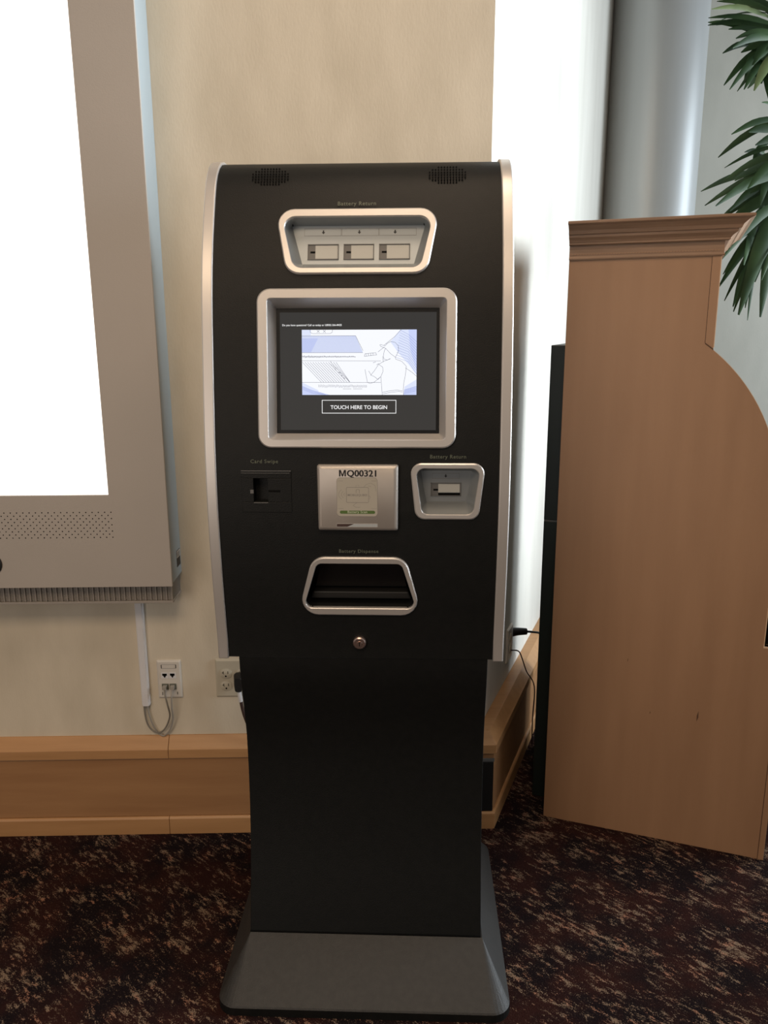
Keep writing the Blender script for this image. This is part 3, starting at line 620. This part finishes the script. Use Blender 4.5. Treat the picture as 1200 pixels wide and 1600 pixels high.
tube_mb([(0.004, -0.026, -0.056), (0.007, -0.026, -0.080), (0.014, -0.026, -0.112), (0.026, -0.026, -0.140), (0.060, -0.030, -0.165), (0.100, -0.030, -0.175)], 0.0048, 8).build('cable', M['cord_brown'], PC, smooth=60)
# ------------------------------------------------------------------ black vent in the baseboard by the corner
VN = thing('floor_vent', 'black vent panel set in the baseboard at the corner behind the kiosk', 'vent', wl(-0.10, 0.023, 0.058), TH)
MB().prism([(-0.12, 0), (0.147, 0), (0.147, 0.160), (-0.12, 0.160)], 0.0, 0.0045, fw).build('vent_panel', M['black_plain'], VN, bevel=0.001)
for k in range(9): MB().prism([(-0.11+k*0.028, 0.012), (-0.105+k*0.028, 0.012), (-0.105+k*0.028, 0.148), (-0.11+k*0.028, 0.148)], 0.0045, 0.0065, fw).build('vent_blade', M['black_plain'], VN)
MB().prism([(-0.12, 0.162), (0.149, 0.162), (0.149, 0.172), (-0.12, 0.172)], 0.0, 0.006, fw).build('top_clip', M['slot_grey'], VN, bevel=0.001)

# ------------------------------------------------------------------ outlet and cords on the right wall
RO = thing('power_outlet', 'shaded wall outlet on the white wall right of the kiosk', 'outlet', wr(0.405, 0, 0.425), RANG)
plate2(0.040, 0.0600, M['data_plate'], RO)
for gz in (0.020, -0.020):
    sk = MB().prism(circle(0, gz, 0.0155, 18), 0.006, 0.008, fw).build('socket', M['ivory'], RO)
RP = thing('power_cable', 'short black plug and cord on the white wall beside the tall black box', 'cord', wr(0.452, 0, 0.447), RANG)
tube_mb([(0.0, -0.002, 0), (0.012, -0.020, 0.0), (0.028, -0.045, -0.002)], (0.016, 0.011), 10).build('plug', M['cord_black'], RP, smooth=60)
tube_mb([(0.026, -0.042, -0.002), (0.045, -0.062, -0.008), (0.075, -0.085, -0.022), (0.10, -0.09, -0.06), (0.11, -0.09, -0.14), (0.115, -0.085, -0.38)], 0.0040, 8).build('cable', M['cord_black'], RP, smooth=60)
RC = thing('thin_cord', 'thin dark cord hanging down from the shaded outlet', 'cord', wr(0.42, 0, 0.40), RANG)
tube_mb([(-0.015, -0.009, 0.0), (0.010, -0.030, -0.010), (0.030, -0.040, -0.045), (0.035, -0.055, -0.090), (0.030, -0.085, -0.140), (0.020, -0.085, -0.26), (0.030, -0.085, -0.36)], 0.0022, 6).build('cable', M['cord_brown'], RC, smooth=60)

# ------------------------------------------------------------------ wooden cabinet
CB = thing('wooden_cabinet', 'tall pale plywood cabinet with a moulded cornice and curved side', 'cabinet', (0.4855, 2.171, 0), R(-20.2))
CW = 0.47
arc = []
R0_, tc_, zc_ = 0.49, 0.058, 1.023
for k in range(15):
    t = 0.3675 + (0.5475-0.3675)*k/14
    s_ = max(0.0, R0_**2 - (t-tc_)**2); arc.append((t, zc_ + math.sqrt(s_)))
side = [(0.0, 0.0), (0.598, 0.0), (0.598, 0.633), (0.5575, 0.633), (0.5575, 0.737), (0.598, 0.737), (0.598, 0.93), (0.560, 0.96)] + arc[::-1] + [(0.3675, 1.634), (0.0, 1.634)]
def fc(y0):
    return lambda u, v, d: (u, y0 + d, v)
for i, y in enumerate((0.0, CW-0.018)):
    MB().prism(side, 0.0, 0.018, fc(y)).build('side_panel', M['plywood'], CB, bevel=0.0008)
# cut edges of the near panel, window-lit rim put into the pale colour
eb = MB(); E_ = [(0.598, 0.93), (0.560, 0.96)] + arc[::-1]
for (a0, b0), (a1, b1) in zip(E_, E_[1:]):
    d = Vector((a1-a0, b1-b0)).normalized(); nx, nz = d.y*0.0012, -d.x*0.0012
    eb.prism([(a0, b0), (a1, b1), (a1+nx, b1+nz), (a0+nx, b0+nz)], 0.0, 0.018, fc(0.0))
eb.prism([(0.3675, 1.41), (0.3690, 1.41), (0.3690, 1.634), (0.3675, 1.634)], -0.0015, 0.018, fc(0.0))
eb.build('lit_edge', M['ply_edge_lit'], CB, label='cut plywood edge with its bright rim painted in')
nb = MB(); 
for a, b in (((0.5555, 0.6285), (0.612, 0.633)), ((0.5555, 0.737), (0.612, 0.7405)), ((0.5555, 0.633), (0.5575, 0.737))): nb.prism([a, (b[0], a[1]), b, (a[0], b[1])], -0.0015, 0.018, fc(0.0))
nb.build('notch_rim', M['ply_edge_lit'], CB)  # light on the notch edges is painted by the pale colour
box('notch_darkness', (0.556, 0.019, 0.62), (0.61, CW-0.02, 0.75), M['pitch'], CB)  # black block added to paint the darkness inside the notch
# narrow boards up the front edges
MB().prism([(0.5995, 0.0), (0.614, 0.0), (0.614, 0.626), (0.5995, 0.626)], -0.0015, 0.018, fc(0.0)).build('front_stile', M['plywood'], CB, bevel=0.0008)
MB().prism([(0.3475, 1.4215), (0.3675, 1.4065), (0.3675, 1.630), (0.3475, 1.630)], -0.0022, 0.0, fc(0.0)).build('upper_stile', M['plywood'], CB, bevel=0.0006)
MB().prism([(0.3460, 1.4215), (0.3475, 1.4200), (0.3475, 1.630), (0.3460, 1.630)], -0.0008, 0.0, fc(0.0)).build('stile_groove', M['groove'], CB)
MB().prism([(0.3462, 1.4190), (0.3675, 1.4030), (0.3675, 1.4060), (0.3475, 1.4212)], -0.0008, 0.0, fc(0.0)).build('stile_groove', M['groove'], CB)
MB().prism([(0.5980, 0.0), (0.5995, 0.0), (0.5995, 0.626), (0.5980, 0.626)], -0.0004, 0.018, fc(0.0)).build('stile_groove', M['groove'], CB)
box('back_panel', (0.002, 0.018, 0.02), (0.014, CW-0.018, 1.63), M['plywood'], CB)
for z, dd in ((0.05, 0.598), (0.93, 0.595), (1.20, 0.40), (1.38, 0.34)): box('shelf', (0.014, 0.018, z), (dd-0.02, CW-0.018, z+0.018), M['plywood'], CB)
box('front_door', (0.5985, 0.0185, 0.08), (0.612, CW-0.0185, 0.615), M['plywood'], CB, 0.002)
def ringc(ov): return [(0.0, -ov), (0.3675+ov*1.3, -ov), (0.3675+ov*1.3, CW+ov), (0.0, CW+ov)]
def stack(name, pr, m): MB().loft([(ringc(o), z) for o, z in pr], lambda u, v, d: (u, v, d), cap0=True, cap1=True).build(name, m, CB)
stack('frieze', [(0.0015, 1.6305), (0.005, 1.6305), (0.006, 1.634), (0.0040, 1.639), (0.0040, 1.6445), (0.0035, 1.6555), (0.0045, 1.665)], M['crown_wood'])
stack('cornice', [(0.002, 1.6652), (0.010, 1.6652), (0.0135, 1.668), (0.0135, 1.671), (0.0170, 1.677), (0.0245, 1.684), (0.0255, 1.690), (0.0300, 1.6915), (0.0330, 1.700), (0.0430, 1.711), (0.0500, 1.7145), (0.0510, 1.7160), (0.0510, 1.7205), (0.048, 1.7220)], M['crown_wood'])
dn = MB()
for k in range(52):
    x = 0.006 + k*0.0069; dn.box((x, -0.0056, 1.6428), (x+0.0040, -0.0035, 1.6448))
dn.build('bead_row', M['plywood'], CB, kind='stuff')
# knots in the plywood
for x, z, w, h in ((0.215, 0.545, 0.0016, 0.006), (0.410, 0.405, 0.0045, 0.016), (0.285, 0.395, 0.002, 0.005)):
    MB().prism([(x-w*.4, z-h), (x+w*.5, z-h*.2), (x+w*.3, z+h), (x-w*.5, z+h*.1)], -0.0003, 0.0001, fc(0.0)).build('knot', M['groove'], CB)

# tall black box between the cabinet and the wall
BB = thing('black_box', 'tall narrow black box between the wooden cabinet and the white wall', 'box', CB.matrix_basis @ Vector((-0.028, 0.27, 0)), R(-20.2))
box('lower_box', (-0.024, -0.17, 0), (0.024, 0.17, 0.905), M['box_green'], BB, 0.002)
box('upper_box', (-0.024, -0.17, 0.908), (0.024, 0.17, 1.412), M['box_green'], BB, 0.002)
box('seam_strip', (-0.0235, -0.1695, 0.905), (0.0235, 0.1695, 0.908), M['slot_grey'], BB)

# ------------------------------------------------------------------ column
CO = thing('round_column', 'round grey metallic column rising behind the wooden cabinet', 'column', (1.378, 4.40, 0))
MB().loft([(circle(0, 0, 0.234, 64), 0.0), (circle(0, 0, 0.234, 64), HT)], lambda u, v, d: (u, v, d), cap0=True, cap1=True).build('shaft', M['column'], CO, smooth=40)
MB().loft([(circle(0, 0, 0.252, 64), 0.0), (circle(0, 0, 0.252, 64), 0.10), (circle(0, 0, 0.235, 64), 0.115)], lambda u, v, d: (u, v, d), cap0=True).build('base_collar', M['column'], CO, smooth=40)

# ------------------------------------------------------------------ palm beyond the cabinet
UPPER_LEAVES = [(1.227, 2.746, 2.371, 1.014, 2.757, 2.397, 0.019), (1.234, 2.761, 2.367, 1.025, 2.786, 2.386, 0.017), (1.234, 2.789, 2.403, 0.995, 2.685, 2.396, 0.017), (1.202, 2.721, 2.398, 1.053, 2.802, 2.459, 0.017), (1.23, 2.749, 2.354, 1.076, 2.685, 2.316, 0.021), (1.256, 2.83, 2.38, 1.105, 2.822, 2.386, 0.017), (1.26, 2.812, 2.356, 1.145, 2.806, 2.314, 0.026), (1.246, 2.79, 2.331, 1.079, 2.706, 2.179, 0.019), (1.253, 2.79, 2.321, 1.173, 2.878, 2.219, 0.015), (1.249, 2.778, 2.308, 1.171, 2.835, 2.229, 0.021), (1.256, 2.794, 2.313, 1.148, 2.689, 2.171, 0.026), (1.267, 2.803, 2.307, 1.206, 2.825, 2.248, 0.03), (1.234, 2.753, 2.337, 1.052, 2.641, 2.276, 0.019), (1.25, 2.815, 2.366, 1.164, 2.809, 2.281, 0.026), (1.26, 2.799, 2.352, 1.246, 2.89, 2.251, 0.03), (1.252, 2.799, 2.425, 1.15, 2.9, 2.512, 0.019), (1.254, 2.763, 2.286, 1.19, 2.836, 2.289, 0.03), (1.257, 2.769, 2.324, 1.245, 2.873, 2.281, 0.03)]
LOWER_LEAVES = [(1.237, 2.667, 2.099, 1.123, 2.57, 2.108, 0.012), (1.201, 2.585, 2.068, 1.02, 2.517, 2.009, 0.018), (1.244, 2.676, 2.08, 1.122, 2.661, 2.046, 0.014), (1.236, 2.639, 2.044, 1.102, 2.591, 2.032, 0.024), (1.236, 2.626, 2.023, 1.128, 2.598, 1.996, 0.02), (1.229, 2.609, 2.001, 1.053, 2.629, 1.938, 0.012), (1.244, 2.634, 1.988, 1.094, 2.731, 1.917, 0.018), (1.252, 2.645, 1.963, 1.133, 2.748, 1.925, 0.022), (1.263, 2.664, 1.944, 1.06, 2.782, 1.85, 0.02), (1.255, 2.644, 1.926, 1.01, 2.563, 1.818, 0.024), (1.268, 2.665, 1.901, 1.106, 2.776, 1.802, 0.026), (1.274, 2.67, 1.874, 1.098, 2.686, 1.781, 0.029), (1.251, 2.649, 1.982, 1.109, 2.579, 1.869, 0.024), (1.261, 2.661, 1.919, 1.161, 2.679, 1.872, 0.022), (1.243, 2.601, 1.845, 1.016, 2.497, 1.658, 0.024), (1.275, 2.664, 1.835, 1.128, 2.781, 1.588, 0.028), (1.233, 2.58, 1.841, 1.099, 2.652, 1.542, 0.018), (1.244, 2.615, 1.865, 1.097, 2.531, 1.496, 0.04), (1.24, 2.602, 1.882, 1.138, 2.667, 1.508, 0.022), (1.28, 2.666, 1.797, 1.143, 2.557, 1.602, 0.016), (1.271, 2.638, 1.793, 1.156, 2.528, 1.599, 0.018), (1.282, 2.649, 1.776, 1.2, 2.608, 1.57, 0.026), (1.258, 2.667, 2.004, 1.215, 2.782, 1.966, 0.024), (1.259, 2.626, 1.811, 1.109, 2.745, 1.698, 0.02)]

PO = Vector((1.62, 2.80, 0))
PM = thing('potted_palm', 'tall green palm with drooping fronds right of the grey column', 'plant', PO)
MB().loft([(circle(0, 0, 0.13, 32), 0.0), (circle(0, 0, 0.18, 32), 0.34), (circle(0, 0, 0.19, 32), 0.34), (circle(0, 0, 0.19, 32), 0.37), (circle(0, 0, 0.17, 32), 0.37), (circle(0, 0, 0.165, 32), 0.33)], lambda u, v, d: (u, v, d), cap0=True, cap1=True).build('pot', M['pot'], PM, smooth=35)
MB().loft([(circle(0, 0, 0.164, 24), 0.325), (circle(0, 0, 0.164, 24), 0.345)], lambda u, v, d: (u, v, d), cap0=True, cap1=True).build('soil', M['soil'], PM)
tube_mb([(0, 0, 0.33), (0.01, 0, 0.8), (-0.04, 0.01, 1.3), (-0.06, 0, 1.62)], (0.035, 0.02), 10).build('trunk', M['stem'], PM, smooth=60)
lr = random.Random(11)
def leaflet(A, B, w, frond, m):
    A = Vector(A) - PO; B = Vector(B) - PO; L = (B-A).length; d = (B-A)/L
    sag = L*0.10
    face = Vector((lr.uniform(-.25, .25), -1, lr.uniform(0.1, .6))).normalized()
    wd = d.cross(face).normalized(); nn = wd.cross(d).normalized(); v = []; f = []; N = 7
    for i in range(N+1):
        t = i/N; c = A + (B-A)*t + Vector((0, 0, 1))*sag*math.sin(math.pi*t)*0.8
        ww = w*0.62*min(1.0, 0.35+2.2*t)*(1.0 if t < .55 else max(0.03, (1-t)/.45)**0.6)
        v += [c - wd*ww - nn*ww*0.35, c, c + wd*ww - nn*ww*0.35]
        if i: k = 3*i; f += [[k-3, k-2, k+1, k], [k-2, k-1, k+2, k+1]]
    return mk('leaflet', v, f, m, frond, smooth=60)
def frond(rach, leaves, r):
    fr_ = tube_mb([Vector(p)-PO for p in rach], r, 8).build('frond', M['stem'], PM, smooth=60)
    for i, L in enumerate(leaves):
        leaflet(L[0:3], L[3:6], L[6], fr_, M['leaf_pale'] if lr.random() < 0.09 else M['leaf'])
        j = lambda e: Vector((lr.uniform(-e, e)*.6, lr.uniform(0.02, 0.16), lr.uniform(-e, e)))
        leaflet(Vector(L[0:3]) + j(.02), Vector(L[3:6]) + j(.07) + Vector((0.06, 0, 0)), L[6], fr_, M['leaf'])    # a second row behind
        A = Vector(L[0:3]); B = Vector(L[3:6]); D = B-A                     # its partner on the far side of the rib, outside the frame
        leaflet(A, A + Vector((abs(D.x)*0.9, D.y*0.5 + 0.03, D.z*0.9)), L[6], fr_, M['leaf'])
frond([PO + Vector((-0.06, 0, 1.60)), (1.50, 2.80, 1.95), (1.34, 2.80, 2.22), (1.258, 2.79, 2.33), (1.225, 2.77, 2.42)], UPPER_LEAVES, (0.012, 0.004))
frond([PO + Vector((-0.06, 0, 1.58)), (1.46, 2.72, 1.66), (1.30, 2.66, 1.76), (1.262, 2.65, 1.86), (1.248, 2.64, 1.96), (1.225, 2.62, 2.09)], LOWER_LEAVES, (0.012, 0.004))
far = []
for k in range(16):                                                     # a third frond leaning away to the right
    t = k/15; p = Vector((1.75+0.35*t, 2.9+0.05*t, 1.9+0.45*math.sin(t*2.2))); far.append((*p, *(p + Vector((-0.12 if k % 2 else 0.14, -0.15, -0.28))), 0.022))
fr3 = tube_mb([(-0.06, 0, 1.60), (0.13, 0.10, 1.90), (0.30, 0.12, 2.25), (0.48, 0.15, 2.26)], (0.012, 0.004), 8).build('frond', M['stem'], PM, smooth=60)
for L in far: leaflet(L[0:3], L[3:6], L[6], fr3, M['leaf'])
